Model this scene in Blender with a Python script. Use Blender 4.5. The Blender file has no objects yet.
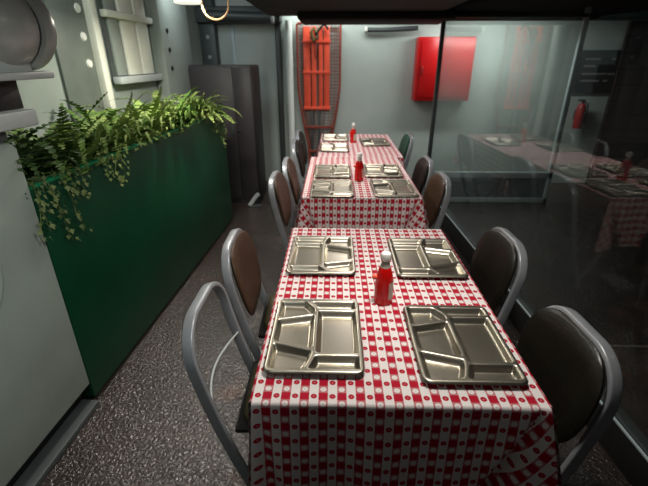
import bpy, bmesh, math, random
from mathutils import Vector, Matrix
random.seed(7)
C = bpy.context.scene.collection
PI = math.pi

# ------------------------------------------------------------------ helpers
def lin(c):
    c = c / 255.0
    return c / 12.92 if c <= 0.04045 else ((c + 0.055) / 1.055) ** 2.4
def rgb(r, g, b): return (lin(r), lin(g), lin(b), 1.0)

def mat(name, col, rough=0.5, metal=0.0, noise=0.0, nscale=8.0, bump=0.0, bscale=40.0, spec=0.5, col2=None, emit=0.0):
    m = bpy.data.materials.new(name); m.use_nodes = True
    nt = m.node_tree; b = nt.nodes['Principled BSDF']
    b.inputs['Base Color'].default_value = col
    b.inputs['Roughness'].default_value = rough
    b.inputs['Metallic'].default_value = metal
    b.inputs['Specular IOR Level'].default_value = spec
    if emit:
        b.inputs['Emission Color'].default_value = col
        b.inputs['Emission Strength'].default_value = emit
    tc = nt.nodes.new('ShaderNodeTexCoord')
    if noise:
        n = nt.nodes.new('ShaderNodeTexNoise'); n.inputs['Scale'].default_value = nscale; n.inputs['Detail'].default_value = 6
        nt.links.new(tc.outputs['Object'], n.inputs['Vector'])
        r = nt.nodes.new('ShaderNodeValToRGB')
        r.color_ramp.elements[0].position = 0.3; r.color_ramp.elements[1].position = 0.7
        c2 = col2 if col2 else tuple(v * (1 - noise) for v in col[:3]) + (1,)
        r.color_ramp.elements[0].color = c2
        r.color_ramp.elements[1].color = col
        nt.links.new(n.outputs['Fac'], r.inputs['Fac'])
        nt.links.new(r.outputs['Color'], b.inputs['Base Color'])
    if bump:
        n2 = nt.nodes.new('ShaderNodeTexNoise'); n2.inputs['Scale'].default_value = bscale; n2.inputs['Detail'].default_value = 3
        nt.links.new(tc.outputs['Object'], n2.inputs['Vector'])
        bp = nt.nodes.new('ShaderNodeBump'); bp.inputs['Strength'].default_value = bump; bp.inputs['Distance'].default_value = 0.02
        nt.links.new(n2.outputs['Fac'], bp.inputs['Height'])
        nt.links.new(bp.outputs['Normal'], b.inputs['Normal'])
    return m

class MB:
    def __init__(s): s.v = []; s.f = []; s.uv = {}
    def add(s, vs, fs):
        o = len(s.v); s.v += [tuple(v) for v in vs]; s.f += [tuple(i + o for i in f) for f in fs]
    def box(s, x0, x1, y0, y1, z0, z1, bev=0.0):
        bm = bmesh.new(); bmesh.ops.create_cube(bm, size=1)
        for v in bm.verts:
            v.co = Vector((x0 + (v.co.x + .5) * (x1 - x0), y0 + (v.co.y + .5) * (y1 - y0), z0 + (v.co.z + .5) * (z1 - z0)))
        if bev: bmesh.ops.bevel(bm, geom=bm.edges[:], offset=bev, segments=2, affect='EDGES', profile=0.5)
        bm.verts.index_update()
        s.add([v.co[:] for v in bm.verts], [[v.index for v in f.verts] for f in bm.faces]); bm.free(); return s
    def sweep(s, pts, sec, normal=None, closed=False):
        """sweep a closed 2-D section (a along side, b along normal) along pts"""
        pts = [Vector(p) for p in pts]; n = len(pts); k = len(sec); rings = []
        up = Vector(normal) if normal else None
        for i, p in enumerate(pts):
            if closed: t = pts[(i + 1) % n] - pts[i - 1]
            else: t = pts[min(i + 1, n - 1)] - pts[max(i - 1, 0)]
            t.normalize()
            if up is None:
                up = Vector((0, 0, 1)) if abs(t.z) < .9 else Vector((1, 0, 0))
            side = t.cross(up)
            side.normalize(); nn = side.cross(t); nn.normalize()
            if not normal: up = nn
            rings.append([p + side * a + nn * b for a, b in sec])
        o = len(s.v)
        for r in rings: s.v += [tuple(q) for q in r]
        m = n if closed else n - 1
        for i in range(m):
            for j in range(k):
                a = o + i * k + j; b = o + i * k + (j + 1) % k
                c = o + ((i + 1) % n) * k + (j + 1) % k; d = o + ((i + 1) % n) * k + j
                s.f.append((a, b, c, d))
        if not closed:
            s.f.append(tuple(o + j for j in range(k))[::-1]); s.f.append(tuple(o + (n - 1) * k + j for j in range(k)))
        return s
    def tube(s, pts, r, k=10, closed=False, normal=None):
        return s.sweep(pts, [(r * math.cos(2 * PI * j / k), r * math.sin(2 * PI * j / k)) for j in range(k)], normal, closed)
    def lathe(s, prof, k=32, M=Matrix()):
        o = len(s.v)
        for r, z in prof:
            for j in range(k):
                a = 2 * PI * j / k
                s.v.append(tuple(M @ Vector((r * math.cos(a), r * math.sin(a), z))))
        for i in range(len(prof) - 1):
            for j in range(k):
                s.f.append((o + i * k + j, o + i * k + (j + 1) % k, o + (i + 1) * k + (j + 1) % k, o + (i + 1) * k + j))
        s.f.append(tuple(o + j for j in range(k))[::-1])
        s.f.append(tuple(o + (len(prof) - 1) * k + j for j in range(k)))
        return s
    def build(s, name, m, parent=None, smooth=35, mats=None):
        me = bpy.data.meshes.new(name); me.from_pydata(s.v, [], s.f)
        bm = bmesh.new(); bm.from_mesh(me); bmesh.ops.recalc_face_normals(bm, faces=bm.faces[:]); bm.to_mesh(me); bm.free()
        me.materials.append(m)
        if smooth:
            me.polygons.foreach_set('use_smooth', [True] * len(me.polygons))
            me.set_sharp_from_angle(angle=math.radians(smooth))
        o = bpy.data.objects.new(name, me); C.objects.link(o)
        if parent: o.parent = parent
        return o

def rrect(w, h, r, n=4):
    """rounded rectangle section, half sizes w,h"""
    out = []
    for cx, cy, a0 in ((w - r, h - r, 0), (-w + r, h - r, PI / 2), (-w + r, -h + r, PI), (w - r, -h + r, 1.5 * PI)):
        for i in range(n + 1):
            a = a0 + i * PI / 2 / n
            out.append((cx + r * math.cos(a), cy + r * math.sin(a)))
    return out

def thing(name, label, cat, loc=(0, 0, 0), rz=0.0, group=None):
    o = bpy.data.objects.new(name, None); C.objects.link(o)
    o.empty_display_size = .05
    o.location = loc; o.rotation_euler = (0, 0, rz)
    return tag(o, label, cat, group)
def tag(o, label, cat, group=None):
    o['label'] = label; o['category'] = cat
    if group: o['group'] = group
    return o
def struct(o): o['kind'] = 'structure'; return o
def dup(root, loc, rz, label, group=None):
    r = root.copy(); C.objects.link(r); r.location = loc; r.rotation_euler = (0, 0, rz); r['label'] = label
    if group: r['group'] = group
    for ch in list(root.children):
        c = ch.copy(); C.objects.link(c); c.parent = r
        for g in list(ch.children):
            d = g.copy(); C.objects.link(d); d.parent = c
    return r

# ------------------------------------------------------------------ materials
M = {}
M['wall'] = mat('pale_green_paint', rgb(178, 189, 183), .55, noise=.14, nscale=2.5, bump=.10, bscale=9)
M['wall_side'] = mat('grey_green_paint', rgb(150, 158, 150), .45, noise=.2, nscale=3, bump=.08, bscale=12)
M['cab'] = mat('painted_steel_grey', rgb(139, 150, 141), .42, noise=.2, nscale=3.0, bump=.14, bscale=7)
M['ledge'] = mat('light_grey_paint', rgb(176, 182, 180), .4, noise=.12, nscale=6, bump=.05, bscale=20)
M['cream'] = mat('off_white_paint', rgb(226, 227, 212), .45, noise=.1, nscale=6, bump=.05, bscale=20)
M['white_pipe'] = mat('white_pipe_paint', rgb(236, 242, 236), .4, noise=.06, nscale=10)
M['dark_glass'] = mat('dark_window_grey', rgb(84, 90, 88), .25, noise=.4, nscale=4)
M['ceiling'] = mat('black_ceiling', rgb(10, 10, 10), .9, noise=.5, nscale=5, bump=.2, bscale=12)
M['locker'] = mat('dark_locker_paint', rgb(58, 53, 55), .45, noise=.3, nscale=4, bump=.04, bscale=30)
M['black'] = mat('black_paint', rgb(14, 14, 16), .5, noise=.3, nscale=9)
M['post'] = mat('dark_grey_paint', rgb(62, 68, 68), .5, noise=.2, nscale=8)
M['green'] = mat('green_panel_paint', rgb(2, 64, 38), .42, noise=.3, nscale=2.2, bump=.05, bscale=14, spec=.35)
M['green_edge'] = mat('green_edge_paint', rgb(10, 118, 74), .4, noise=.2, nscale=6)
M['soil'] = mat('dark_soil', rgb(20, 17, 13), .9, noise=.5, nscale=20, bump=.6, bscale=40)
M['orange'] = mat('orange_paint', rgb(248, 92, 62), .45, noise=.2, nscale=6, bump=.05)
M['rust'] = mat('rust_red_paint', rgb(150, 66, 50), .5, noise=.4, nscale=12)
M['wire'] = mat('rusty_wire', rgb(140, 84, 70), .5, noise=.4, nscale=15)
M['red'] = mat('red_enamel', rgb(186, 10, 14), .35, noise=.12, nscale=5)
M['red_dark'] = mat('dark_red_enamel', rgb(150, 10, 14), .4, noise=.2, nscale=6)
M['rope'] = mat('yellow_olive_webbing', rgb(120, 104, 60), .8, noise=.5, nscale=30)
M['strap'] = mat('black_webbing', rgb(30, 26, 24), .8, noise=.4, nscale=30)
M['frame'] = mat('chair_grey_enamel', rgb(150, 154, 158), .32, metal=.25, noise=.15, nscale=14)
M['vinyl'] = mat('brown_vinyl', rgb(72, 52, 36), .42, noise=.3, nscale=9, bump=.08, bscale=60)
M['vinyl_dark'] = mat('dark_olive_vinyl', rgb(27, 25, 19), .36, noise=.35, nscale=7, bump=.08, bscale=60)
M['vinyl_green'] = mat('green_vinyl', rgb(24, 74, 56), .4, noise=.3, nscale=7, bump=.08, bscale=60)
M['vinyl_seat'] = mat('olive_vinyl', rgb(80, 72, 46), .38, noise=.3, nscale=9, bump=.06, bscale=60)
M['rubber'] = mat('black_rubber', rgb(20, 20, 20), .7, noise=.2, nscale=20)
M['cap'] = mat('white_plastic', rgb(232, 232, 228), .35, noise=.04, nscale=20)
M['paper'] = mat('paper_label', rgb(210, 196, 180), .6, noise=.25, nscale=60)
M['ketchup'] = mat('ketchup_red', rgb(206, 16, 14), .14, noise=.15, nscale=25)
M['neck'] = mat('cloudy_glass', rgb(190, 180, 170), .12, noise=.2, nscale=30)
M['lamp_white'] = mat('lamp_enamel', rgb(240, 240, 230), .4, emit=.9)
M['bulb'] = mat('lit_bulb', rgb(255, 244, 224), .4, noise=0, emit=9.0)
M['cable'] = mat('beige_cable', rgb(206, 160, 112), .5, noise=.2, nscale=20)
M['plank'] = mat('dark_planks', rgb(52, 42, 38), .6, noise=.5, nscale=5, bump=.2, bscale=12)
M['board'] = mat('charcoal_board', rgb(44, 44, 48), .5, noise=.2, nscale=6)
M['print'] = mat('grey_print', rgb(150, 144, 140), .6, noise=.3, nscale=40)
M['rail'] = mat('blue_grey_rail', rgb(176, 192, 194), .4, noise=.1, nscale=8)
M['kick'] = mat('kick_panel_grey', rgb(104, 116, 118), .45, noise=.25, nscale=6)
M['strip'] = mat('strip_grey_green', rgb(104, 111, 104), .45, noise=.25, nscale=6)
M['tank'] = mat('tank_grey_metal', rgb(188, 190, 184), .30, metal=.12, noise=.3, nscale=5, bump=.05, bscale=20)
M['bolt'] = mat('pale_bolt', rgb(214, 216, 206), .4, noise=.1, nscale=30)
M['seam'] = mat('seam_metal', rgb(150, 145, 138), .4, metal=.6, noise=.2, nscale=20)
M['table_wood'] = mat('table_laminate', rgb(120, 100, 80), .5, noise=.3, nscale=8)

def steel_mat():
    m = mat('stainless_steel', rgb(176, 170, 155), .25, metal=1.0)
    nt = m.node_tree; b = nt.nodes['Principled BSDF']
    tc = nt.nodes.new('ShaderNodeTexCoord'); mp = nt.nodes.new('ShaderNodeMapping')
    mp.inputs['Scale'].default_value = (220, 6, 40)
    n = nt.nodes.new('ShaderNodeTexNoise'); n.inputs['Scale'].default_value = 3; n.inputs['Detail'].default_value = 4
    nt.links.new(tc.outputs['Object'], mp.inputs['Vector']); nt.links.new(mp.outputs['Vector'], n.inputs['Vector'])
    mr = nt.nodes.new('ShaderNodeMapRange'); mr.inputs['To Min'].default_value = .28; mr.inputs['To Max'].default_value = .40
    nt.links.new(n.outputs['Fac'], mr.inputs['Value']); nt.links.new(mr.outputs['Result'], b.inputs['Roughness'])
    return m
M['steel'] = steel_mat()

def leaf_mat(name, c1, c2):
    m = mat(name, c1, .6, noise=.5, nscale=9, col2=c2, spec=.2)
    b = m.node_tree.nodes['Principled BSDF']
    return m
M['fern'] = leaf_mat('fern_green', rgb(154, 168, 96), rgb(76, 112, 42))
M['fern_dark'] = leaf_mat('fern_dark_green', rgb(108, 136, 60), rgb(44, 78, 30))
M['fern_shaded'] = leaf_mat('fern_shaded_green', rgb(74, 102, 44), rgb(22, 46, 18))  # shade at the planter's near end is put into these darker greens
M['ivy_dark'] = leaf_mat('ivy_dark_green', rgb(112, 124, 74), rgb(24, 54, 24))
M['ivy'] = leaf_mat('ivy_variegated', rgb(164, 172, 104), rgb(58, 98, 44))

def floor_mat():
    m = mat('rough_dark_deck', rgb(56, 47, 43), .38, noise=.45, nscale=5)
    nt = m.node_tree; b = nt.nodes['Principled BSDF']
    tc = nt.nodes.new('ShaderNodeTexCoord')
    n = nt.nodes.new('ShaderNodeTexNoise'); n.inputs['Scale'].default_value = 60; n.inputs['Detail'].default_value = 3; n.inputs['Distortion'].default_value = .6
    nt.links.new(tc.outputs['Object'], n.inputs['Vector'])
    bp = nt.nodes.new('ShaderNodeBump'); bp.inputs['Strength'].default_value = .55; bp.inputs['Distance'].default_value = .02
    nt.links.new(n.outputs['Fac'], bp.inputs['Height']); nt.links.new(bp.outputs['Normal'], b.inputs['Normal'])
    # rusty worn patches
    n3 = nt.nodes.new('ShaderNodeTexNoise'); n3.inputs['Scale'].default_value = 2.3; n3.inputs['Detail'].default_value = 5
    nt.links.new(tc.outputs['Object'], n3.inputs['Vector'])
    r3 = nt.nodes.new('ShaderNodeValToRGB'); r3.color_ramp.elements[0].position = .60; r3.color_ramp.elements[1].position = .72
    nt.links.new(n3.outputs['Fac'], r3.inputs['Fac'])
    mx = nt.nodes.new('ShaderNodeMix'); mx.data_type = 'RGBA'
    src = b.inputs['Base Color'].links[0].from_socket
    nt.links.new(r3.outputs['Color'], mx.inputs['Factor']); nt.links.new(src, mx.inputs['A'])
    mx.inputs['B'].default_value = rgb(92, 66, 54)
    nt.links.new(mx.outputs['Result'], b.inputs['Base Color'])
    return m
M['floor'] = floor_mat()
M['floor'].node_tree.nodes['Principled BSDF'].inputs['Roughness'].default_value = .32
for _k, _v in (('Coat Weight', .7), ('Coat Roughness', .22)): M['floor'].node_tree.nodes['Principled BSDF'].inputs[_k].default_value = _v
_b = M['floor'].node_tree.nodes['Principled BSDF']; M['floor'].node_tree.links.new(_b.inputs['Normal'].links[0].from_socket, _b.inputs['Coat Normal'])

def glass_mat(name, h0, h1):
    m = bpy.data.materials.new(name); m.use_nodes = True
    nt = m.node_tree; nt.nodes.clear()
    out = nt.nodes.new('ShaderNodeOutputMaterial'); mx = nt.nodes.new('ShaderNodeMixShader')
    tr = nt.nodes.new('ShaderNodeBsdfTransparent'); tr.inputs['Color'].default_value = (.965, .98, .975, 1)
    gl = nt.nodes.new('ShaderNodeBsdfGlossy'); gl.inputs['Roughness'].default_value = .015; gl.inputs['Color'].default_value = (.84, .88, .88, 1)
    lw = nt.nodes.new('ShaderNodeLayerWeight'); lw.inputs['Blend'].default_value = .5
    pw = nt.nodes.new('ShaderNodeMath'); pw.operation = 'POWER'; pw.inputs[1].default_value = 5.0
    fr = nt.nodes.new('ShaderNodeMath'); fr.operation = 'MULTIPLY_ADD'; fr.inputs[1].default_value = .955; fr.inputs[2].default_value = .045
    nt.links.new(lw.outputs['Facing'], pw.inputs[0]); nt.links.new(pw.outputs[0], fr.inputs[0])
    # noise-mottled diffuse haze on the pane
    df = nt.nodes.new('ShaderNodeBsdfDiffuse'); df.inputs['Color'].default_value = (.7, .75, .75, 1)
    mx2 = nt.nodes.new('ShaderNodeMixShader')
    tc = nt.nodes.new('ShaderNodeTexCoord'); n = nt.nodes.new('ShaderNodeTexNoise'); n.inputs['Scale'].default_value = 1.6; n.inputs['Detail'].default_value = 6
    nt.links.new(tc.outputs['Object'], n.inputs['Vector'])
    mr = nt.nodes.new('ShaderNodeMapRange'); mr.inputs['From Min'].default_value = .35; mr.inputs['From Max'].default_value = .75
    mr.inputs['To Min'].default_value = h0; mr.inputs['To Max'].default_value = h1
    nt.links.new(n.outputs['Fac'], mr.inputs['Value']); nt.links.new(mr.outputs['Result'], mx2.inputs['Fac'])
    nt.links.new(tr.outputs[0], mx2.inputs[1]); nt.links.new(df.outputs[0], mx2.inputs[2])
    nt.links.new(fr.outputs[0], mx.inputs['Fac']); nt.links.new(mx2.outputs[0], mx.inputs[1]); nt.links.new(gl.outputs[0], mx.inputs[2])
    nt.links.new(mx.outputs[0], out.inputs['Surface'])
    return m
M['glass'] = glass_mat('clear_glass', .001, .012)
M['glass_hazy'] = glass_mat('hazy_glass', .04, .12)

def cloth_mat():
    m = mat('red_bistro_check', rgb(220, 214, 208), .85, spec=.2)
    nt = m.node_tree; b = nt.nodes['Principled BSDF']; L = nt.links
    def math_(op, a, c=None, d=None):
        n = nt.nodes.new('ShaderNodeMath'); n.operation = op
        for i, x in enumerate((a, c, d)):
            if x is None: continue
            if isinstance(x, (int, float)): n.inputs[i].default_value = x
            else: L.new(x, n.inputs[i])
        return n.outputs[0]
    uv = nt.nodes.new('ShaderNodeUVMap'); uv.uv_map = 'UVMap'
    sp = nt.nodes.new('ShaderNodeSeparateXYZ'); L.new(uv.outputs[0], sp.inputs[0])
    P_ = 0.05
    fu = math_('FRACT', math_('DIVIDE', math_('ADD', sp.outputs[0], 10.0), P_))
    fv = math_('FRACT', math_('DIVIDE', math_('ADD', sp.outputs[1], 10.0), P_))
    rc = math_('GREATER_THAN', fu, .5); rr = math_('GREATER_THAN', fv, .5)
    # within-cell coordinates -0.5..0.5
    cu = math_('SUBTRACT', math_('FRACT', math_('MULTIPLY', fu, 2.0)), .5)
    cv = math_('SUBTRACT', math_('FRACT', math_('MULTIPLY', fv, 2.0)), .5)
    rad = math_('SQRT', math_('ADD', math_('MULTIPLY', cu, cu), math_('MULTIPLY', cv, cv)))
    dr = math_('ADD', .34, math_('MULTIPLY', rc, -.01))
    dot = math_('LESS_THAN', rad, dr); core = math_('LESS_THAN', rad, .10)
    mixed = math_('ABSOLUTE', math_('SUBTRACT', rc, rr))
    inv = math_('MULTIPLY', mixed, dot)
    # red amount: red column, flipped inside the dots of the mixed cells
    red = math_('ABSOLUTE', math_('SUBTRACT', rc, inv))
    # weave edge lines between the cells
    wn = nt.nodes.new('ShaderNodeTexNoise'); wn.inputs['Scale'].default_value = 400
    L.new(uv.outputs[0], wn.inputs['Vector'])
    half = math_('MULTIPLY', mixed, math_('ADD', math_('MULTIPLY', core, .22), math_('MULTIPLY', math_('MULTIPLY', rc, math_('SUBTRACT', 1.0, dot)), .26)))
    f = math_('ABSOLUTE', math_('SUBTRACT', red, half))
    f = math_('ADD', f, math_('MULTIPLY', math_('SUBTRACT', wn.outputs[0], .5), .10))
    mx = nt.nodes.new('ShaderNodeMix'); mx.data_type = 'RGBA'; mx.clamp_factor = True
    mx.inputs['A'].default_value = rgb(214, 208, 205); mx.inputs['B'].default_value = rgb(164, 8, 38)
    L.new(f, mx.inputs['Factor']); L.new(mx.outputs['Result'], b.inputs['Base Color'])
    return m
M['cloth'] = cloth_mat()

def plank_mat():
    m = M['plank']; nt = m.node_tree; b = nt.nodes['Principled BSDF']
    tc = nt.nodes.new('ShaderNodeTexCoord'); w = nt.nodes.new('ShaderNodeTexBrick')
    w.inputs['Scale'].default_value = 3; w.inputs['Brick Width'].default_value = 4; w.inputs['Row Height'].default_value = .55; w.inputs['Mortar Size'].default_value = .02
    w.inputs['Color1'].default_value = rgb(58, 46, 42); w.inputs['Color2'].default_value = rgb(40, 34, 32); w.inputs['Mortar'].default_value = rgb(8, 8, 8)
    mp = nt.nodes.new('ShaderNodeMapping'); mp.inputs['Rotation'].default_value = (PI / 2, 0, 0)
    nt.links.new(tc.outputs['Object'], mp.inputs['Vector']); nt.links.new(mp.outputs['Vector'], w.inputs['Vector'])
    nt.links.new(w.outputs['Color'], b.inputs['Base Color'])
plank_mat()

# ------------------------------------------------------------------ setting
RA = math.radians(-2.57)                                # the planter side of the room is turned a little from the tables
fl = struct(MB().box(-2.6, 6.0, -1.2, 5.75, -.06, 0).build('floor', M['floor']))
struct(MB().box(-2.6, 6.0, -1.2, 5.75, 2.32, 2.4).build('ceiling', M['ceiling']))
struct(MB().box(-2.6, 3.34, 5.6, 5.72, 0, 2.32).build('wall_back', M['wall']))
struct(MB().box(3.34, 6.0, 5.55, 5.72, 0, 2.32).build('wall_right_back', M['plank']))
struct(MB().box(5.9, 6.0, -1.2, 5.55, 0, 2.32).build('wall_right', M['plank']))
# soffit that hangs over the tables
so = MB().box(-.92, .92, -1.2, 5.02, 2.0, 2.32, .05)
struct(so.build('trim_soffit', M['ceiling']))
sf = MB().box(-.55, 1.0, 4.5, 5.2, 1.93, 2.02, .03)
struct(sf.build('trim_beam', M['ceiling']))

def leftframe(name, kind=True):
    o = bpy.data.objects.new(name, None); C.objects.link(o)
    o.location = (-1.366, 1.452, 0); o.rotation_euler = (0, 0, RA); return o

def left_obj(mb, name, m):
    o = mb.build(name, m); o.location = (-1.366, 1.452, 0); o.rotation_euler = (0, 0, RA); return o
# left wall, local x = -0.62 behind the planter face
wl = struct(left_obj(MB().box(-.74, -.62, -2.4, 4.1, 0, 2.32), 'wall_left', M['wall_side']))
# riveted strip with bolts, cream post, window and column on the left wall
st = struct(left_obj(MB().box(-.62, -.60, 1.28, 1.66, 1.0, 2.32, .004), 'trim_1', M['strip']))
for z in (1.55, 1.72, 1.89, 2.06):
    b = MB().lathe([(.001, .012), (.024, .010), (.030, 0)], 16, Matrix.Translation((-.60, 1.585, z)) @ Matrix.Rotation(PI / 2, 4, 'Y')).build('bolt', M['bolt'], st)
struct(left_obj(MB().box(-.64, -.57, 1.69, 1.765, .9, 2.32, .008), 'trim_2', M['cream']))
w1 = struct(left_obj(MB().box(-.63, -.60, 1.86, 2.56, 1.40, 2.32, .003), 'window_1', M['dark_glass']))
for y0, y1, mm in ((1.90, 2.04, 'wall_side'), (2.08, 2.30, 'cream'), (2.325, 2.52, 'cream')):
    MB().box(-.60, -.575, y0, y1, 1.46, 2.32, .006).build('slat', M[mm], w1)
MB().box(-.60, -.53, 1.84, 2.58, 1.40, 1.455, .01).build('window_sill', M['ledge'], w1)
MB().box(-.60, -.545, 1.84, 2.58, 1.86, 1.91, .01).build('window_bar', M['cream'], w1)
cl = struct(left_obj(MB().box(-.62, -.50, 2.62, 3.32, 0, 2.32, .02), 'trim_3', M['wall_side']))
for z in (1.50, 1.66, 1.82):
    MB().lathe([(.022, 0), (.020, .010), (.0, .014)], 14, Matrix.Translation((-.50, 2.74, z)) @ Matrix.Rotation(PI / 2, 4, 'Y')).build('bolt', M['black'], cl)

# back wall furniture: dark post, beam, groove and pipes
bp_ = struct(MB().box(-1.80, -1.62, 5.44, 5.6, 0, 2.32, .01).build('trim_4', M['post']))
for z in (1.60, 1.82, 2.02):
    MB().lathe([(.024, 0), (.022, .012), (.0, .016)], 14, Matrix.Translation((-1.71, 5.44, z)) @ Matrix.Rotation(PI / 2, 4, 'X')).build('bolt', M['wall_side'], bp_)
struct(MB().box(-2.3, -.82, 5.36, 5.6, 1.97, 2.14, .015).build('trim_5', M['post']))
struct(MB().box(-.91, -.84, 5.53, 5.6, 0, 2.32, .02).build('trim_6', M['post']))
struct(MB().box(-1.46, -1.42, 5.575, 5.6, 1.2, 1.97, .004).build('trim_7', M['rail']))

pt = thing('wall_pipe', 'white vertical pipe running up the back wall left of the orange stretcher', 'pipe', (-.74, 5.53, 0))
MB().tube([(0, 0, 0), (0, 0, 1.0), (0, 0, 2.0)], .042, 16).build('pipe', M['white_pipe'], pt)
for z in (.5, 1.5):
    MB().box(-.045, .045, -.01, .07, z, z + .03, .005).build('clamp', M['white_pipe'], pt)
pt = thing('duct_pipe', 'short grey pipe under the dark beam above the lockers', 'pipe', (-1.05, 5.26, 2.02))
MB().tube([(-.6, 0, .02), (0, 0, .0), (.15, 0, 0)], .05, 16).build('pipe', M['post'], pt)
MB().lathe([(.03, 0), (.066, .005), (.066, .03), (.03, .035)], 18, Matrix.Translation((.14, 0, 0)) @ Matrix.Rotation(PI / 2, 4, 'Y')).build('end_flange', M['ledge'], pt)
pt = thing('conduit', 'dark horizontal conduit high on the back wall right of the stretcher', 'pipe', (.2, 5.53, 1.90))
MB().tube([(0, 0, 0), (.25, 0, .0), (.62, 0, .02)], .026, 12).build('pipe', M['post'], pt)
MB().lathe([(.02, 0), (.036, .004), (.036, .03), (.02, .034)], 16, Matrix.Translation((-.02, 0, 0)) @ Matrix.Rotation(PI / 2, 4, 'Y')).build('end_cap', M['bolt'], pt)

# ------------------------------------------------------------------ glass partition
GX0, GY0 = .93, 4.72
GANG = math.atan(.036)
def gobj(mb, name, m, parent=None):
    o = mb.build(name, m, parent)
    if not parent: o.location = (GX0, GY0, 0); o.rotation_euler = (0, 0, GANG)
    return o
gp = bpy.data.objects.new('window_2', None); C.objects.link(gp); gp.location = (GX0, GY0, 0); gp.rotation_euler = (0, 0, GANG); struct(gp)
o = MB().box(0, .006, -5.9, -.02, .18, 2.32).build('pane', M['glass'], gp, smooth=0)
MB().box(-.012, .06, -5.9, 0, 0, .165, .004).build('curb', M['rubber'], gp)
MB().box(-.014, -.004, -5.9, 0, .165, .176, .002).build('rail', M['rail'], gp)
MB().box(-.004, .05, -5.9, 0, .165, .185, .002).build('channel', M['post'], gp)
MB().box(-.02, .02, -.02, .02, 0, 2.32, .005).build('corner_post', M['post'], gp)
wp = bpy.data.objects.new('window_3', None); C.objects.link(wp); wp.location = (GX0, GY0 + .01, 0); struct(wp)
MB().box(.02, 1.42, 0, .006, .36, 2.0).build('pane', M['glass_hazy'], wp, smooth=0)
MB().box(.02, 1.42, -.005, .02, .06, .30).build('kick_panel', M['kick'], wp)
MB().box(.02, 1.46, -.02, .03, .30, .37, .006).build('rail', M['rail'], wp)
MB().box(.02, 1.46, -.02, .03, 0, .06, .006).build('rail', M['rail'], wp)
MB().box(.02, 1.46, -.02, .03, 1.96, 2.0, .006).build('rail', M['post'], wp)
struct(MB().box(.96, 3.34, 4.78, 4.98, 1.95, 2.32, .01).build('trim_9', M['ceiling']))
MB().box(1.41, 1.46, -.02, .03, 0, 2.05, .006).build('end_post', M['rail'], wp)
struct(MB().box(1.35, 2.1, 2.005, 2.02, 0, .004).build('trim_8', M['seam']))

# ------------------------------------------------------------------ red cabinet on the back wall
rc = thing('hose_cabinet', 'bright red enamel box on the back wall partly behind the glass corner', 'cabinet', (1.16, 5.6, 1.10))
MB().box(-.34, .34, -.20, -.001, 0, .72, .008).build('case', M['red'], rc)
d = MB().box(-.30, .30, -.214, -.20, .04, .68, .005).build('door', M['red'], rc)
MB().box(-.29, -.26, -.235, -.214, .30, .40, .004).build('handle', M['red_dark'], d)

# ------------------------------------------------------------------ stretcher on the back wall
sx, sy = -.375, 5.585
sr = thing('stretcher', 'orange slatted basket stretcher hung upright on the back wall', 'stretcher', (sx, sy, .12))
HW = lambda z: .265 if z > 1.15 else .265 - .12 * ((1.15 - z) / .75) ** 1.3 if z > .40 else .145 - .02 * (.40 - z) / .4
zs = [i * .04 for i in range(47)]
left = [(-HW(z), -.05, z) for z in zs]; right = [(HW(z), -.05, z) for z in zs]
top = [(.265 * math.cos(a), -.05, 1.84 + .03 * math.sin(a)) for a in [PI * i / 8 for i in range(1, 8)]]
loop = left + top[::-1] + right[::-1]
MB().tube(loop, .014, 8, closed=True, normal=(0, 1, 0)).build('frame', M['rust'], sr)
wm = MB()
for z in zs[::1]:
    h = HW(z)
    wm.tube([(-h, -.05, z), (-h * .8, -.014, z), (h * .8, -.014, z), (h, -.05, z)], .0042, 5, normal=(0, 0, 1))
for fx in [-.97, -.9, -.82, -.74, -.6, -.3, 0, .3, .6, .74, .82, .9, .97]:
    wm.tube([(fx * HW(z), -.016 - .03 * max(0, abs(fx) - .8) / .2, z) for z in zs], .0042, 5, normal=(0, 1, 0))
wm.build('wire_mesh', M['wire'], sr)
for x0, x1 in ((-.19, -.105), (-.09, -.03), (0.0, .05), (.065, .135)):
    MB().box(x0, x1, -.05, -.03, .85, 1.82, .004).build('slat', M['orange'], sr)
for z, hw in ((1.64, .19), (1.29, .19), (.86, .19), (.62, .2), (.30, .14)):
    MB().box(-.20 if z > .7 else -hw, .145 if z > .7 else hw, -.064, -.05, z, z + .035, .003).build('crossbar', M['orange'] if z > .7 else M['rust'], sr)
for x in (-.09, .0):
    MB().box(x - .016, x + .016, -.045, -.02, .1, .86, .003).build('runner', M['post'], sr)
rp = MB(); rp.tube([(.11, -.08, 1.80), (.06, -.09, 1.84), (.0, -.09, 1.78), (-.03, -.085, 1.74)], .016, 8)
rp.tube([(-.03, -.085, 1.75), (-.06, -.09, 1.80), (-.09, -.09, 1.75), (-.06, -.09, 1.66), (-.02, -.09, 1.70)], .022, 8)
rp.build('rope', M['rope'], sr)
s2 = MB().tube([(-.04, -.09, 1.72), (.02, -.1, 1.80), (.07, -.1, 1.84), (.12, -.09, 1.78)], .013, 8)
s2.tube([(-.05, -.085, 1.70), (-.045, -.085, 1.55), (-.04, -.08, 1.46)], .008, 6)
s2.build('strap', M['strap'], sr)

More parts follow.
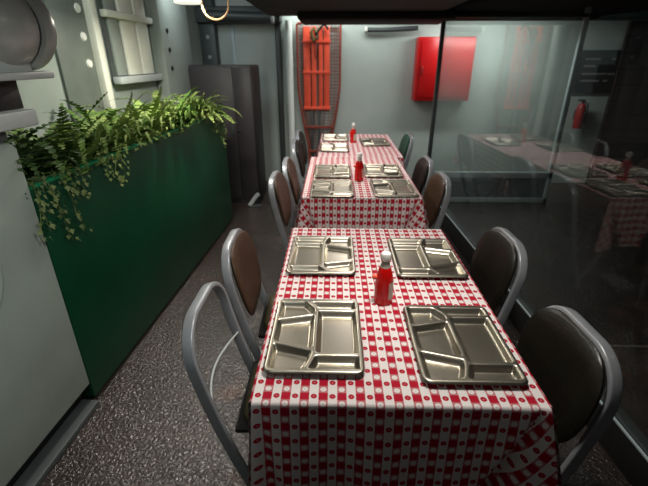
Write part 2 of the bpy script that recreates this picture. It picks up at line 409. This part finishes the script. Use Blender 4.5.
# ------------------------------------------------------------------ lockers
lk = thing('locker', 'dark grey steel locker standing behind the far end of the planter', 'locker', (-1.42, 4.62, 0))
MB().box(-.40, .365, .02, .46, 0, 1.522, .006).build('case', M['locker'], lk)
d1 = MB().box(-.395, .155, 0, .02, .06, 1.50, .004).build('door', M['locker'], lk)
MB().box(.10, .125, -.022, 0, .80, .92, .004).build('handle', M['post'], d1)
d2 = MB().box(.165, .355, 0, .02, .06, 1.50, .004).build('door', M['locker'], lk)
MB().lathe([(.012, 0), (.016, .012), (.0, .018)], 12, Matrix.Translation((.19, 0, .85)) @ Matrix.Rotation(PI / 2, 4, 'X')).build('knob', M['black'], d2)
MB().box(.3655, .372, .0, .45, .02, 1.50, .002).build('side_panel', M['black'], lk)
br = thing('floor_bracket', 'small grey angled metal bracket on the floor beside the dark locker', 'bracket', (-1.10, 4.50, 0), .2)
MB().box(-.06, .08, -.04, .04, 0, .015, .003).build('base_plate', M['post'], br)
MB().sweep([(-.06, 0, .015), (.03, 0, .13), (.06, 0, .15)], rrect(.022, .01, .005, 2), normal=(0, 1, 0)).build('arm', M['ledge'], br)

# ------------------------------------------------------------------ planter with ferns
pl = thing('planter', 'tall green wooden planter box along the left wall holding ferns', 'planter', (-1.366, 1.452, 0), RA)
MB().box(-.03, 0, 0.056, 2.60, .03, 1.115, .003).build('front_panel', M['green'], pl)
MB().box(-.034, .003, .056, 2.60, 1.112, 1.124, .002).build('top_edge', M['green_edge'], pl)
MB().box(-.50, -.03, 2.57, 2.60, .03, 1.115, .003).build('end_panel', M['green'], pl)
MB().box(-.50, -.03, 0.06, .09, .03, 1.10, .003).build('end_panel', M['green'], pl)
MB().box(-.52, -.49, 0.06, 2.60, .03, 1.115, .003).build('back_panel', M['green'], pl)
MB().box(-.49, -.03, .09, 2.57, .90, 1.0).build('soil', M['soil'], pl)
MB().box(-.48, -.04, .06, 2.56, 0, .03).build('plinth', M['black'], pl)

def frond(mb, base, az, elev, length, droop, lw, n=19):
    p = Vector(base); e = elev; step = length / n; side = Vector((-math.sin(az), math.cos(az), 0)); spine = []
    for i in range(n + 1):
        spine.append((p.copy(), e))
        d = Vector((math.cos(az) * math.cos(e), math.sin(az) * math.cos(e), math.sin(e)))
        p = p + d * step; e -= droop / n * (0.5 + i / n)
    for i in range(2, n + 1):
        q, e = spine[i]
        t = i / n
        ll = lw * (math.sin(PI * min(1, t * .82 + .16)) ** .7 + .08)
        d = Vector((math.cos(az) * math.cos(e), math.sin(az) * math.cos(e), math.sin(e)))
        nn = side.cross(d)
        for s in (-1, 1):
            tip = q + side * s * ll + d * ll * .45 + nn * random.uniform(-.25, .05) * ll
            w = step * .62
            a = q - d * w * .4; b = q + d * w
            m1 = q.lerp(tip, .55) - d * w * .55 + nn * .002; m2 = q.lerp(tip, .55) + d * w * .55
            mb.add([a, m1, tip, m2, b], [(0, 1, 2, 3, 4)])
    # rachis
    mb.tube([s_[0] for s_ in spine[::3]], .0022, 4)

def fern(y, x, n, lmin, lmax, m, label, bias=0.0, grp=None, z=1.0):
    mb = MB()
    for i in range(n):
        az = random.uniform(0, 2 * PI)
        if random.random() < bias: az = random.uniform(-1.0, 1.0)
        el = random.uniform(.75, 1.5)
        ln = random.uniform(lmin, lmax)
        frond(mb, (random.uniform(-.04, .04), random.uniform(-.05, .05), 0), az, el, ln, random.uniform(1.4, 2.9), random.uniform(.026, .044))
    # keep fronds in front of the left wall and above the soil
    v2 = []
    for v in mb.v:
        vx, vy, vz = v
        if x + vx < -.565: vx = -.565 - x + .02 * math.tanh(vx)
        xx = x + vx
        if xx > -.06:
            vz = max(vz, .06) + max(0, xx + .06) * (.35 if y < 2.2 else .0)
            if y < 2.2: vx = -.06 + .13 * math.tanh((xx + .06) / .13) - x
        if vz < .005 and x + vx < -.03: vz = .005
        if y < .4 and y + vy < .03 and xx > -.1: vy = .03 - y + .03 * math.tanh(vy)
        v2.append((vx, vy, vz))
    mb.v = v2
    o = mb.build('fern', m, smooth=0)
    c, s_ = math.cos(RA), math.sin(RA)
    o.location = (-1.366 + x * c - y * s_, 1.452 + x * s_ + y * c, z); o.rotation_euler = (0, 0, RA)
    return tag(o, label, 'fern', grp)
G = 'ferns filling the green planter'
LB = 'bushy green fern with arching fronds growing in the green planter'
fern(.22, -.30, 50, .42, .62, M['fern_shaded'], 'shade-darkened green fern at the near end of the planter beside the tank', .3)
for i, (y, x) in enumerate([(.52, -.18), (.66, -.38), (.92, -.16), (1.12, -.36), (1.34, -.16), (1.55, -.36), (1.74, -.15), (1.94, -.36), (2.10, -.16)]):
    fern(y, x, 52, .36, .56, M['fern'] if i % 3 else M['fern_dark'], LB, .35, G)
fern(2.36, -.20, 60, .32, .52, M['fern'], 'brightest yellow-green fern at the far corner of the planter', .4)

def ivy(name, strands, label, m='ivy'):
    mb = MB()
    for pts in strands:
        mb.tube(pts, .002, 4)
        for a, b in zip(pts[:-1], pts[1:]):
            a = Vector(a); b = Vector(b); L_ = (b - a).length
            for k in range(max(2, int(L_ / .014))):
                p = a.lerp(b, random.random())
                r = random.uniform(.010, .018); az = random.uniform(-1.4, 1.4)
                out = Vector((math.cos(az), math.sin(az), random.uniform(-.5, .5))).normalized()
                dn = Vector((out.x * .5, out.y * .5, -.8)).normalized(); sd = out.cross(dn).normalized()
                c = p + out * random.uniform(.006, .03)
                mb.add([c - dn * r * .6, c - sd * r * .8 - dn * r * .1 + out * .004, c - sd * r * .35 + dn * r * .35, c + dn * r, c + sd * r * .35 + dn * r * .35, c + sd * r * .8 - dn * r * .1 + out * .004],
                       [(0, 1, 2, 3), (0, 3, 4, 5)])
    o = mb.build(name, M[m], smooth=0)
    o.location = (-1.366, 1.452, 0); o.rotation_euler = (0, 0, RA)
    return tag(o, label, 'ivy')
def strand(y, z0, z1, dy=0.0, x=.012):
    n = 6
    return [(-.06, y, 1.08), (-.02, y, 1.15), (x, y, 1.11)] + [(x + random.uniform(0, .012), y + dy * i / n + random.uniform(-.015, .015), z0 + (z1 - z0) * i / n) for i in range(1, n + 1)]
ivy('trailing_ivy', [strand(.08, 1.10, .93, -.02), strand(.14, 1.10, .84, .03), strand(.22, 1.10, .86, .05), strand(.12, 1.10, .96, .04), strand(.34, 1.10, 1.0), strand(.06, 1.1, .90, -.05), strand(.28, 1.1, 1.02)],
    'ivy trailing over the near end of the green planter panel', 'ivy_dark')
ivy('trailing_ivy', [strand(.62, 1.10, .96, .02), strand(.70, 1.10, .99), strand(.55, 1.1, 1.02)], 'short ivy sprig hanging down the middle of the green panel')
ivy('trailing_ivy', [strand(2.40, 1.10, .86), strand(2.50, 1.10, .80), strand(2.56, 1.10, .88), strand(2.30, 1.1, .96), strand(2.2, 1.1, 1.0)], 'ivy hanging over the far corner of the green planter')

# ------------------------------------------------------------------ steel cabinet and tank at near left
cb = thing('steel_cabinet', 'grey green painted steel cabinet with a ledge at the near left', 'cabinet', (-1.366, 1.452, 0), RA)
MB().box(-.60, .0, -2.4, .05, .125, 1.30, .004).build('body', M['cab'], cb)
MB().box(-.60, -.06, -2.4, .045, 0, .125).build('toe_kick', M['black'], cb)
MB().box(-.06, .03, -2.4, .04, 0, .03, .006).build('foot_strip', M['post'], cb)
MB().box(-.60, .03, -2.4, .165, 1.345, 1.405, .008).build('ledge', M['ledge'], cb)
MB().box(-.60, -.02, -2.4, .045, 1.30, 1.345).build('ledge_support', M['post'], cb)
ring = MB().tube([(.004, -.40 + .20 * math.cos(a), .92 + .20 * math.sin(a)) for a in [2 * PI * i / 40 for i in range(40)]], .012, 8, closed=True, normal=(1, 0, 0))
ring.build('hatch_ring', M['cab'], cb)
tk = thing('tank', 'round grey metal tank with a domed end on the ledge at top left', 'tank', (-1.405, 1.60, 1.405), RA)
AX = Matrix.Rotation(-PI / 2, 4, 'X')   # lathe axis -> +y
def axm(x, y, z): return Matrix.Translation((x, y, z)) @ AX
R_ = .145
dome = [(R_ * math.sin(a), -R_ * 1.0 * math.cos(a)) for a in [PI / 2 * i / 12 for i in range(13)]]
dome[0] = (.002, dome[0][1])
MB().lathe(dome + [(R_, .05), (R_ * .97, .06), (.02, .062)], 40, axm(0, 0, .285)).build('dome', M['tank'], tk)
MB().lathe([(.02, .05), (R_ * .90, .05), (R_ * .90, .095), (.02, .095)], 40, axm(0, 0, .285)).build('groove', M['post'], tk)
MB().lathe([(.02, .085), (R_ * 1.02, .085), (R_ * 1.06, .10), (R_ * 1.06, .135), (R_ * .98, .155), (R_ * .6, .20), (.02, .215)], 40, axm(0, 0, .285)).build('flange', M['tank'], tk)
MB().box(-.12, .10, -.35, .14, .105, .132, .006).build('mount_plate', M['ledge'], tk)
MB().box(-.06, .06, -.10, .08, .125, .17, .01).build('saddle', M['ledge'], tk)
MB().box(-.10, .07, -.40, -.19, 0, .108, .006).build('bracket', M['ledge'], tk)
MB().box(-.10, .02, -.19, .03, 0, .106, .004).build('gap_shade_block', M['black'], tk)  # black block stands in for the shadowed gap under the mount plate

# pendant lamp at the top of the picture with its cable
lp = thing('pendant_lamp', 'white pendant lamp glowing above the far end of the planter', 'lamp', (-1.13, 3.02, 1.91))
MB().lathe([(.088, 0), (.092, .004), (.085, .03), (.05, .075), (.025, .10), (.02, .13), (.016, .13), (.02, .10), (.045, .07), (.08, .03)], 32).build('shade', M['lamp_white'], lp)
MB().lathe([(.002, .012), (.05, .012), (.06, .018), (.05, .026), (.002, .03)], 24).build('bulb', M['bulb'], lp)
MB().tube([(0, 0, .12), (0, 0, .42)], .008, 8).build('stem', M['post'], lp)
cbp = [(.06, .0, .30)] + [(.09 + .085 * (1 - math.cos(a)), .0, -.07 - .085 * math.sin(a) + .06) for a in [PI * i / 14 for i in range(15)]] + [(.255, 0, .2), (.26, 0, .41)]
cbl = MB().tube(cbp, .0065, 8, normal=(0, 1, 0)).build('hanging_cable', M['cable'])
cbl.location = (-1.13, 3.02, 1.91); tag(cbl, 'beige cable looping down beside the white lamp', 'cable')

# ------------------------------------------------------------------ tables and cloths
HWX = .388
TABLES = [(0.005, .793, 1.99, 'nearest'), (0.012, 2.53, 3.715, 'middle'), (0.07, 3.745, 4.96, 'farthest')]
def make_table(L_):
    t = thing('dining_table', '', 'table')
    MB().box(-.378, .378, -L_ / 2 + .01, L_ / 2 - .01, .725, .752, .004).build('tabletop', M['table_wood'], t)
    MB().box(-.30, .30, -L_ / 2 + .08, L_ / 2 - .08, .68, .725).build('apron', M['frame'], t)
    for sy_ in (-1, 1):
        yy = sy_ * (L_ / 2 - .25)
        MB().tube([(0, yy, .70), (0, yy, .05)], .028, 16).build('pedestal', M['frame'], t)
        MB().box(-.08, .08, yy - .22, yy + .22, 0, .05, .01).build('foot', M['frame'], t)
    return t

def make_cloth(L_, drop, crease, seed):
    """flat top, hanging sides, pinched folds at the corners; uv in metres"""
    rnd = random.Random(seed)
    hx, hy = HWX, L_ / 2
    verts = []; uvs = []; faces = []
    nx, ny = 32, 48
    for j in range(ny + 1):
        for i in range(nx + 1):
            x = -hx + 2 * hx * i / nx; y = -hy + 2 * hy * j / ny
            verts.append((x, y, .760)); uvs.append((x, y))
    for j in range(ny):
        for i in range(nx):
            a = j * (nx + 1) + i
            faces.append((a, a + 1, a + nx + 2, a + nx + 1))
    # the four hanging sides
    sides = [((-hx, -hy), (1, 0), (0, -1), 2 * hx), ((hx, -hy), (0, 1), (1, 0), 2 * hy), ((hx, hy), (-1, 0), (0, 1), 2 * hx), ((-hx, hy), (0, -1), (-1, 0), 2 * hy)]
    ts = [0, .004, .010, .018] + [.03 + (drop - .03) * i / 24 for i in range(25)]
    ph = [rnd.uniform(0, 6) for _ in range(12)]
    fuv = [None] * len(faces)
    for si, (p0, d, n, ln) in enumerate(sides):
        m = int(ln / .006); base = len(verts)
        c0 = crease[si]; c1 = crease[(si + 1) % 4]         # crease slope at the start and the end corner
        st_ = {}
        for k in range(m + 1):
            s = ln * k / m
            e_ = min(s, ln - s)
            short = 1.0 if si % 2 == 0 else 1.0 - .22 * min(1, max(0, (e_ - .06) / .09)) ** 1.5
            for j, t0 in enumerate(ts):
                t = t0 * short
                lip = .010 * (1 - math.exp(-t / .006))
                out = lip + .055 * t
                wob = min(1, t / .15)
                out += wob * (.006 * math.sin(s * 17 + ph[si]) + .004 * math.sin(s * 31 + ph[si + 4]))
                along = 0.0
                for cc, dist, sg in ((c0, s, -1), (c1, ln - s, 1)):
                    strong = cc > .12
                    b = .018 + cc * t                         # crease distance from the corner
                    q = dist - b
                    g = math.exp(-(q / (.008 + .04 * t)) ** 2)
                    out -= g * .20 * t * (1 if strong else .3)
                    if q < 0:
                        e = min(1, -q / b)
                        k_ = .17 if strong else .05
                        out += e * k_ * t
                        along += sg * e * e * k_ * t
                x = p0[0] + d[0] * (s + along) + n[0] * out
                y = p0[1] + d[1] * (s + along) + n[1] * out
                z = .760 - max(0, t - .004) * .985
                verts.append((x, y, z)); st_[(k, j)] = (s, t)
        kk = len(ts)
        def cuv(s, t, r_):
            u_, v_ = s, t
            if r_ > 0:
                dx = (s - ln) * 1.5; u_ = ln + dx * math.cos(r_) + t * math.sin(r_); v_ = -dx * math.sin(r_) + t * math.cos(r_)
            elif r_ < 0:
                u_ = s * 1.5 * math.cos(r_) + t * math.sin(r_); v_ = -s * 1.5 * math.sin(r_) + t * math.cos(r_)
            return (p0[0] + d[0] * u_ + n[0] * v_, p0[1] + d[1] * u_ + n[1] * v_)
        for k in range(m):
            for j in range(kk - 1):
                a = base + k * kk + j
                faces.append((a, a + 1, a + kk + 1, a + kk))
                s0, t0 = st_[(k, j)]; s1, t1 = st_[(k + 1, j + 1)]
                sm_, tm = (s0 + s1) / 2, (t0 + t1) / 2
                r_ = 0
                if c1 > .12 and ln - sm_ < .018 + c1 * tm: r_ = .62
                if c0 > .12 and sm_ < .018 + c0 * tm: r_ = -.62
                if tm < .012: r_ = 0
                fuv.append([cuv(*st_[q], r_) for q in ((k, j), (k, j + 1), (k + 1, j + 1), (k + 1, j))])
    me = bpy.data.meshes.new('tablecloth'); me.from_pydata(verts, [], faces)
    uvl = me.uv_layers.new(name='UVMap')
    for pf in me.polygons:
        for q, li in enumerate(pf.loop_indices):
            u, v = fuv[pf.index][q] if fuv[pf.index] else uvs[me.loops[li].vertex_index]
            uvl.data[li].uv = (u + HWX, v + hy + .0155)
    bm = bmesh.new(); bm.from_mesh(me)
    bmesh.ops.remove_doubles(bm, verts=bm.verts[:], dist=.0004)
    bmesh.ops.recalc_face_normals(bm, faces=bm.faces[:]); bm.to_mesh(me); bm.free()
    me.materials.append(M['cloth'])
    me.polygons.foreach_set('use_smooth', [True] * len(me.polygons))
    o = bpy.data.objects.new('tablecloth', me); C.objects.link(o)
    return o
for i, (cx, y0, y1, nm) in enumerate(TABLES):
    L_ = y1 - y0
    t = make_table(L_); t.location = (cx, (y0 + y1) / 2, 0)
    t['label'] = nm + ' rectangular dining table of the row, under its red checked cloth'
    c = make_cloth(L_, .36, [(.06, .30, .2, .2), (.2, .3, .2, .25), (.2, .25, .2, .2)][i], 3 + i)
    c.location = (cx, (y0 + y1) / 2, 0)
    tag(c, 'red and white checked tablecloth draped over the ' + nm + ' table of the row', 'tablecloth', 'checked tablecloths')

# ------------------------------------------------------------------ mess trays
def tray_mesh():
    W, H = .292, .385; dep = .0200
    polys = [
        [(.04, .955), (.36, .955), (.475, .835), (.475, .765), (.04, .685)],
        [(.04, .665), (.475, .745), (.475, .275), (.04, .365)],
        [(.04, .345), (.475, .25), (.475, .20), (.40, .04), (.04, .04)],
        [(.395, .955), (.96, .955), (.96, .825), (.515, .825)],
        [(.50, .805), (.96, .805), (.96, .22), (.50, .22)],
        [(.50, .20), (.96, .20), (.96, .04), (.425, .04)],
    ]
    P_ = []
    for p in polys:
        q = [(x * W, y * H) for x, y in p]
        ar = sum(q[i][0] * q[(i + 1) % len(q)][1] - q[(i + 1) % len(q)][0] * q[i][1] for i in range(len(q)))
        if ar < 0: q = q[::-1]
        hp = []
        for i in range(len(q)):
            a, b = q[i], q[(i + 1) % len(q)]
            dx, dy = b[0] - a[0], b[1] - a[1]; l = math.hypot(dx, dy)
            hp.append((dy / l, -dx / l, a))
        P_.append(hp)
    def depth(x, y):
        best = 1e9
        for hp in P_:
            ds = [nx * (x - a[0]) + ny * (y - a[1]) for nx, ny, a in hp]
            # rounded inner corner
            r = .011
            pos = [max(0, d_ + r) for d_ in ds]
            sd = (math.sqrt(sum(p_ * p_ for p_ in pos)) - r) if any(pos) else max(ds)
            best = min(best, sd)
        t = min(1, max(0, -best / .017)); t = t * t * (3 - 2 * t)
        return t * dep
    nx, ny = 100, 132
    rc_ = .026
    def clampc(x, y):
        cx = min(max(x, rc_), W - rc_); cy = min(max(y, rc_), H - rc_)
        dx, dy = x - cx, y - cy
        if (x < rc_ or x > W - rc_) and (y < rc_ or y > H - rc_):
            m_ = max(abs(dx), abs(dy)); l = math.hypot(dx, dy)
            if l > 0: x, y = cx + dx * m_ / l, cy + dy * m_ / l
        return x, y
    mb = MB(); top = .021
    for j in range(ny + 1):
        for i in range(nx + 1):
            x, y = clampc(W * i / nx, H * j / ny)
            e = min(i, nx - i, j, ny - j)
            z = top - depth(x, y)
            if e == 0: z = top - .007
            elif e == 1: z = top - .0015
            mb.v.append((x - W / 2, y - H / 2, z))
    for j in range(ny):
        for i in range(nx):
            a = j * (nx + 1) + i; mb.f.append((a, a + 1, a + nx + 2, a + nx + 1))
    return mb
tray0 = tray_mesh().build('mess_tray', M['steel'], smooth=60)
tray0.data.polygons.foreach_set('use_smooth', [True] * len(tray0.data.polygons))
TR = [  # x, y, rot, label
    (-.224, 1.072, 0.0, 'six-compartment steel tray, the front left one on the nearest table'),
    (.222, 1.043, .0, 'six-compartment steel tray, the front right one on the nearest table'),
    (-.222, 1.654, PI, 'six-compartment steel tray, the back left one on the nearest table'),
    (.236, 1.636, PI, 'six-compartment steel tray, the back right one on the nearest table'),
    (-.184, 2.69, 0.0, 'steel mess tray at the front left of the middle table'),
    (.234, 2.70, .02, 'steel mess tray at the front right of the middle table'),
    (-.184, 3.155, PI, 'steel mess tray at the back left of the middle table'),
    (.212, 3.175, PI - .03, 'steel mess tray at the back right of the middle table'),
    (-.172, 4.10, 0.0, 'small far steel tray, front left on the farthest table'),
    (-.16, 4.66, PI, 'brightest steel tray, back left on the farthest table'),
    (.255, 4.40, .05, 'only steel tray on the right side of the farthest table'),
]
for i, (x, y, r, lab) in enumerate(TR):
    o = tray0 if i == 0 else tray0.copy()
    if i: C.objects.link(o)
    o.location = (x, y, .7612); o.rotation_euler = (0, 0, r)
    tag(o, lab, 'tray', 'steel mess trays on the tables')

# ------------------------------------------------------------------ ketchup bottles
kb = thing('ketchup_bottle', 'red ketchup bottle with white cap on the nearest table', 'bottle', (.014, 1.285, .7612), .0, 'ketchup bottles along the tables')
MB().lathe([(.002, 0), (.031, 0), (.034, .004), (.034, .05), (.033, .085), (.029, .112), (.022, .138), (.019, .145), (.002, .146)], 28).build('body', M['ketchup'], kb)
MB().lathe([(.002, .145), (.019, .145), (.0155, .160), (.0145, .172), (.002, .173)], 24).build('neck', M['neck'], kb)
MB().lathe([(.002, .172), (.0175, .172), (.0185, .176), (.0185, .192), (.016, .199), (.008, .202), (.002, .202)], 24).build('cap', M['cap'], kb)
lb = MB(); nn_ = 10
for j in range(2):
    for i in range(nn_ + 1):
        a = -1.15 + 1.5 * i / nn_
        zz = (.024, .092)[j]; r_ = (.0346, .0334)[j]
        lb.v.append((r_ * math.cos(a), r_ * math.sin(a), zz))
for i in range(nn_): lb.f.append((i, i + 1, nn_ + 2 + i, nn_ + 1 + i))
lb.build('paper_label', M['paper'], kb)
MB().box(-.045, -.026, -.012, .006, .098, .112, .004).build('neck_tag', M['orange'], kb)
dup(kb, (.013, 2.94, .7612), .2, 'red ketchup bottle between the four trays of the middle table')
dup(kb, (.03, 4.43, .7612), -.3, 'red ketchup bottle on the farthest table near the stretcher')

# ------------------------------------------------------------------ chairs (local +x faces the table)
def fx(z):                       # lean of the back tube
    t = max(0, .845 - z)
    return .14 * t + .17 * t * t
def chair(label, loc, rz, pad='vinyl', has_pad=True):
    t = thing('folding_chair', label, 'chair', loc, rz, 'folding chairs around the tables')
    w = .198; r = .135; zt = .835
    path = []
    for z in [0.02, .12, .22, .32, .42, .52, .60, .66]: path.append((fx(z), -w, z))
    for i in range(11):
        a = PI - i * PI / 20; path.append((0, -w + r + r * math.cos(a), zt - r + r * math.sin(a)))
    for i in range(11):
        a = PI / 2 - i * PI / 20; path.append((0, w - r + r * math.cos(a), zt - r + r * math.sin(a)))
    for z in [0.02, .12, .22, .32, .42, .52, .60, .66][::-1]: path.append((fx(z), w, z))
    path = [(fx(p[2]), p[1], p[2]) for p in path]
    MB().sweep(path, rrect(.0095, .019, .006, 3), normal=(.97, 0, .22)).build('frame', M['frame'], t)
    for s in (-1, 1):
        MB().sweep([(.40, s * .165, .415), (.30, s * .17, .22), (.20, s * .17, .02)], rrect(.007, .013, .004, 2), normal=(.9, 0, .3)).build('leg', M['frame'], t)
        MB().box(fx(.02) - .022, fx(.02) + .022, s * w - .014, s * w + .014, 0, .03, .004).build('foot', M['rubber'], t)
        MB().box(.185, .22, s * .17 - .011, s * .17 + .011, 0, .03, .004).build('foot', M['rubber'], t)
    MB().tube([(fx(.16), -w, .16), (fx(.16), w, .16)], .007, 8).build('crossbar', M['frame'], t)
    # seat cushion
    x0, x1, hw = .14, .47, .185
    ring = rrect((x1 - x0) / 2, hw, .09, 6); cxs = (x0 + x1) / 2
    sm = MB(); k = len(ring)
    for sc, z in ((.9, .425), (.985, .43), (1, .442), (.985, .456), (.93, .466), (.7, .472), (.35, .474), (.02, .475)):
        for a, b in ring: sm.v.append((cxs + a * sc, b * sc, z))
    for i in range(7):
        for j in range(k): sm.f.append((i * k + j, i * k + (j + 1) % k, (i + 1) * k + (j + 1) % k, (i + 1) * k + j))
    sm.f.append(tuple(range(k))[::-1]); sm.f.append(tuple(7 * k + j for j in range(k)))
    sm.build('seat', M['vinyl_seat'], t, smooth=50)
    MB().box(x0 - .02, x1 - .03, -.175, .175, .405, .426, .008).build('seat_pan', M['rubber'], t)
    if has_pad:
        pm = MB(); n = 36; zc = .655; rings = []
        def outline(a):
            cs, sn = math.cos(a), math.sin(a); e = 2 / 3.2
            y = .199 * math.copysign(abs(cs) ** e, cs); zz = .180 * math.copysign(abs(sn) ** e, sn)
            if zz < 0: y *= 1 + .9 * zz; 
            return y, zz
        for sc, off in ((.92, -.004), (1, .004), (1, .012), (.95, .020), (.75, .026), (.4, .029), (.02, .030)):
            for i in range(n):
                y, zz = outline(2 * PI * i / n)
                z = zc + zz * sc
                # the pad is slightly hollow across its width
                pm.v.append((fx(z) + off + .004 + .9 * (y * sc) ** 2 * .8, y * sc, z))
        for i in range(6):
            for j in range(n): pm.f.append((i * n + j, i * n + (j + 1) % n, (i + 1) * n + (j + 1) % n, (i + 1) * n + j))
        pm.f.append(tuple(range(n))[::-1]); pm.f.append(tuple(6 * n + j for j in range(n)))
        pm.build('backrest_pad', M[pad], t, smooth=50)
    else:
        MB().tube([(fx(.50) - .055 * math.sin(PI * i / 14), -w + 2 * w * i / 14, .50 + .06 * i / 14) for i in range(15)], .0042, 8).build('back_rod', M['ledge'], t)
    return t
chair('nearest left folding chair with an open frame and no backrest pad', (-.625, 1.165, 0), .0, has_pad=False)
proto = chair('second left folding chair, brown backrest, beside the nearest table', (-.640, 1.68, 0), .03, 'vinyl')
dup(proto, (-.598, 2.79, 0), -.02, 'left chair with brown backrest, first beside the middle table')
dup(proto, (-.565, 3.25, 0), .02, 'left chair with brown backrest, second beside the middle table')
dk = chair('front chair on the left of the farthest table, dark backrest', (-.575, 4.10, 0), .0, 'vinyl_dark')
dup(dk, (-.585, 4.66, 0), .0, 'rear chair on the left of the farthest table, dark backrest')
dup(dk, (.600, 1.035, 0), PI + .03, 'nearest right folding chair with dark olive backrest by the glass')
dup(dk, (.645, 1.73, 0), PI + .02, 'second right folding chair, dark backrest, beside the nearest table')
dup(proto, (.600, 2.79, 0), PI, 'right chair with brown backrest, first beside the middle table')
dup(dk, (.600, 3.32, 0), PI, 'right chair with dark backrest, second beside the middle table')
chair('lone right chair with green backrest beside the farthest table', (.645, 4.48, 0), PI, 'vinyl_green')

# ------------------------------------------------------------------ dark room behind the glass
sg = thing('information_board', 'dark sign board with four pale text lines behind the glass', 'sign', (3.12, 5.6, 1.18))
MB().box(-.30, .30, -.03, -.001, 0, .50, .004).build('board', M['board'], sg)
ln = MB()
for z, segs in ((.40, ((-.2, -.02), (.12, .17))), (.32, ((-.2, -.06),)), (.23, ((-.2, .10), (.12, .2))), (.15, ((-.2, .03), (.08, .13)))):
    for a, b in segs:
        x = a
        while x < b:
            wd = random.uniform(.012, .03); ln.box(x, min(b, x + wd), -.033, -.03, z - .011, z + .011); x += wd + .008
ln.build('text_lines', M['print'], sg)
fe = thing('fire_extinguisher', 'red fire extinguisher on the wall under the dark sign board', 'extinguisher', (2.98, 5.50, .76))
MB().lathe([(.002, 0), (.05, 0), (.055, .01), (.055, .24), (.045, .285), (.02, .31), (.002, .31)], 24).build('cylinder', M['red_dark'], fe)
MB().lathe([(.015, .30), (.02, .31), (.02, .34), (.002, .345)], 14).build('valve', M['black'], fe)
MB().box(-.06, .03, -.01, .01, .335, .355, .004).build('lever', M['black'], fe)
MB().tube([(.015, -.01, .325), (.06, -.02, .30), (.07, -.02, .2), (.068, -.01, .08)], .009, 8).build('hose', M['black'], fe)
MB().box(-.03, .03, .05, .10, .10, .22, .004).build('wall_bracket', M['post'], fe)
il = thing('indicator_light', 'small red light on a dark box on the plank wall', 'light', (4.15, 5.55, 1.42))
MB().box(-.12, .22, -.06, -.001, -.08, .08, .006).build('box', M['black'], il)
MB().lathe([(.024, 0), (.022, .012), (.002, .02)], 14, Matrix.Translation((-.03, -.06, .01)) @ Matrix.Rotation(PI / 2, 4, 'X')).build('lens', mat('red_lens', rgb(220, 40, 40), .3, emit=.35), il)

# ------------------------------------------------------------------ light
def area(name, loc, tgt, size, energy, col=(1, 1, 1), sizey=None, spread=180):
    l = bpy.data.lights.new(name, 'AREA'); l.energy = energy; l.color = col; l.size = size
    if sizey: l.shape = 'RECTANGLE'; l.size_y = sizey
    l.spread = math.radians(spread)
    o = bpy.data.objects.new(name, l); C.objects.link(o); o.location = loc
    o.rotation_euler = (Vector(tgt) - Vector(loc)).to_track_quat('-Z', 'Y').to_euler()
    return o
area('table_light', (.05, 1.2, 1.97), (.0, 1.45, .76), .28, 12.5, (1, .95, .88), spread=150)
area('table_light', (.1, 3.35, 1.97), (0, 3.2, .76), .30, 9.5, (1, .94, .90), spread=150)
area('table_light', (-.1, 4.35, 1.90), (0, 4.4, .76), .25, 6.5, (1, .94, .92), spread=150)
area('wall_light', (.0, 5.26, 2.2), (.1, 5.55, .6), 1.6, 11.5, (.95, 1, .97), .12)
area('wall_light', (1.6, 5.02, 1.94), (1.6, 5.6, .7), 1.1, 15, (.96, 1, .97), .10)
area('rear_fill_light', (.1, -.15, 1.95), (.05, 1.1, .76), .35, .7, (1, .93, .88), spread=140)  # unseen lamp behind the camera, added to brighten the tray walls
area('fill_light', (-1.05, 2.35, 2.2), (-.66, 1.25, 0), .25, 1.6, (1, .90, .84), spread=60)  # added lamp without a fixture, brightens the floor near the planter
area('fill_light', (-1.5, 4.3, 2.25), (-1.5, 5.0, 1.2), .4, 5, (.86, .96, 1))  # cool area lamp aimed over the locker toward the back wall
area('cabinet_fill', (-.45, .25, 1.95), (-1.4, .95, 1.0), .3, 4.8, (.94, 1, .97), spread=95)  # added fill without a fixture, lifts the near left cabinet face
area('planter_light', (-1.13, 3.02, 1.905), (-1.2, 3.0, 0), .16, 21, (1, .95, .84), spread=170)
area('window_wall_light', (-1.1, 2.2, 2.25), (-1.95, 3.4, 1.7), .3, 11, (.94, 1, .96))  # area lamp inside the room, aimed at the left wall and its window

w = bpy.data.worlds.new('World'); bpy.context.scene.world = w; w.use_nodes = True
w.node_tree.nodes['Background'].inputs['Color'].default_value = (.55, .62, .62, 1)
w.node_tree.nodes['Background'].inputs['Strength'].default_value = .02

# ------------------------------------------------------------------ camera
cd = bpy.data.cameras.new('camera'); cd.sensor_width = 36; cd.lens = 36 * 405 / 648; cd.clip_start = .05
cam = bpy.data.objects.new('camera', cd); C.objects.link(cam)
cam.location = (-.173, 0, 1.58)
cam.rotation_euler = (PI / 2 - math.atan(184 / 405), 0, math.radians(1.42))
cd.dof.use_dof = True; cd.dof.focus_distance = 1.45; cd.dof.aperture_fstop = 3.4
sc = bpy.context.scene; sc.camera = cam
sc.view_settings.view_transform = 'Standard'
sc.view_settings.look = 'None'
sc.view_settings.exposure = 0.0
try: sc.cycles.use_denoising = True
except Exception: pass
